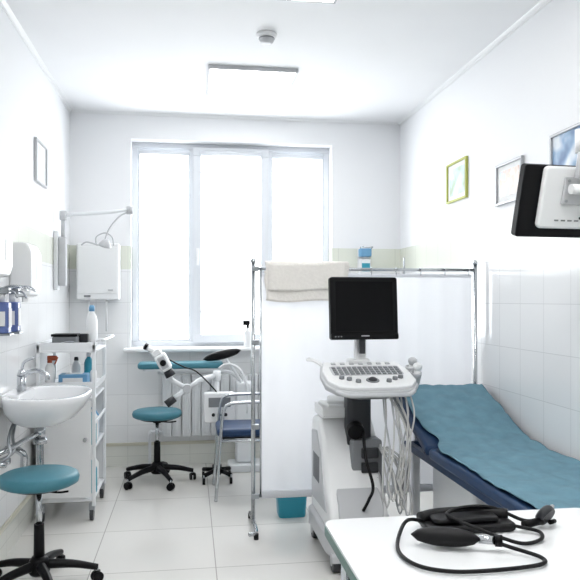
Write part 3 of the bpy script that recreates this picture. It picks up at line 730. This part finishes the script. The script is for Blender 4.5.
for q in (-1, 1):
    cyl(f'eyepiece_{q}', hd, (-.02, q*.032, .10), (-.05, q*.032, .15), .019, WHITE)
    cyl(f'eyecup_{q}', hd, (-.05, q*.032, .15), (-.062, q*.032, .17), .022, BLACK)
cyl('focus_knob', hd, (0, -.085, 0), (0, -.065, 0), .022, BLACK)
tube('light_cable', cp, [(-.36, -.07, .92), (-.25, -.04, .86), (-.15, -.04, .82), (-.03, -.05, .70), (0, -.05, .66)], .005, BLACK)

vc = root('visitor_chair', (.42, 4.73, 0), (0, 0, 0))
prism('seat', vc, rrect(-.24, .20, -.19, .19, .05), 'Z', .43, .485, NAVY, .02, 4)
prism('seat_board', vc, rrect(-.22, .18, -.17, .17, .04), 'Z', .418, .431, BLACK, .002)
for q in (-1, 1):
    y = q*.205
    tube(f'side_frame_{q}', vc, [(-.25, y, .012), (-.235, y, .2), (-.22, y, .40), (-.20, y, .60), (-.16, y, .655), (-.05, y, .665), (.12, y, .665), (.20, y, .64), (.22, y, .5), (.24, y, .2), (.26, y, .012)], .011, CHROME)
    tube(f'seat_rail_{q}', vc, [(-.22, y, .41), (.22, y, .41)], .010, CHROME, False)
    tube(f'back_post_{q}', vc, [(.21, y*.9, .41), (.24, y*.9, .6), (.29, y*.9, .84)], .011, CHROME)
for x in (-.2, .2): cyl(f'cross_{x}', vc, (x, -.205, .41), (x, .205, .41), .009, CHROME)
box('backrest', vc, (.27, 0, .72), (.04, .36, .24), NAVY, .018, (0, .2, 0))

bn = root('waste_bin', (.63, 4.22, 0))
bm = bmesh.new()
def rr(s_, z): return [bm.verts.new((x, y, z)) for x, y in rrect(-.10*s_, .10*s_, -.08*s_, .08*s_, .025)]
Rg = [rr(.82, 0), rr(.85, .01), rr(1.0, .25), rr(1.05, .255), rr(1.05, .27), rr(.97, .27), rr(.82, .02)]
for a, c_ in zip(Rg, Rg[1:]):
    for i in range(len(a)): bm.faces.new((a[i], a[(i+1) % len(a)], c_[(i+1) % len(a)], c_[i]))
bm.faces.new(list(reversed(Rg[0]))); bm.faces.new(Rg[-1]); bmesh.ops.recalc_face_normals(bm, faces=bm.faces)
me = bpy.data.meshes.new('bucket'); bm.to_mesh(me); bm.free(); o = add('bucket', me, bn, CYANB)
for p in me.polygons: p.use_smooth = True
o.modifiers.new('e', 'EDGE_SPLIT')

bb = root('spray_bottle', (.47, 5.56, .962))
lathe('body', bb, [(.03, 0), (.032, .01), (.032, .12), (.014, .16), (.001, .16)], WHITE)
cyl('neck', bb, (0, 0, .15), (0, 0, .19), .013, BLACK); box('head', bb, (-.01, 0, .20), (.06, .024, .04), BLACK, .006); box('trigger', bb, (-.035, 0, .17), (.008, .012, .05), BLACK, .002)

sd = root('soap_dispenser', (1.465, YB, 1.535))
box('bracket', sd, (0, -.015, .12), (.10, .028, .26), WHITE, .006)
prism('bottle', sd, rrect(-.045, .045, -.10, -.03, .015), 'Z', 0, .16, WHITE, .006)
box('label', sd, (0, -.101, .09), (.07, .002, .07), CYANB, 0)
prism('cap', sd, rrect(-.05, .05, -.11, -.028, .015), 'Z', .18, .25, LBLUE, .01)
cyl('pump', sd, (0, -.065, .155), (0, -.065, .19), .015, WHITE)
tube('lever', sd, [(-.04, -.07, .24), (-.05, -.14, .26), (0, -.18, .25), (.05, -.14, .26), (.04, -.07, .24)], .004, CHROME)
box('shelf', sd, (0, -.06, -.006), (.11, .10, .01), STEEL, .002)

# ---------------------------------------------------------------- light
wd = bpy.data.worlds.new('world'); scn.world = wd; wd.use_nodes = True
bg = wd.node_tree.nodes['Background']; bg.inputs[0].default_value = (0.95, 0.975, 1.0, 1); bg.inputs[1].default_value = 8.5
pl = bpy.data.lights.new('window_portal', 'AREA'); pl.shape = 'RECTANGLE'; pl.size = WX1-WX0; pl.size_y = WZ1-WZ0
po = bpy.data.objects.new('window_portal', pl); scn.collection.objects.link(po)
po.location = ((WX0+WX1)/2, YB+.32, (WZ0+WZ1)/2); po.rotation_euler = (math.radians(-90), 0, 0)
try: pl.cycles.is_portal = True
except Exception: pass

# ---------------------------------------------------------------- camera
cam = bpy.data.cameras.new('camera'); co_ = bpy.data.objects.new('camera', cam); scn.collection.objects.link(co_)
co_.location = (0, 0, 1.35); co_.rotation_euler = (math.radians(90), 0, math.radians(-8.4))
cam.sensor_width = 36; cam.lens = 678/580*36; cam.shift_y = 10/580; cam.clip_start = .05
scn.camera = co_
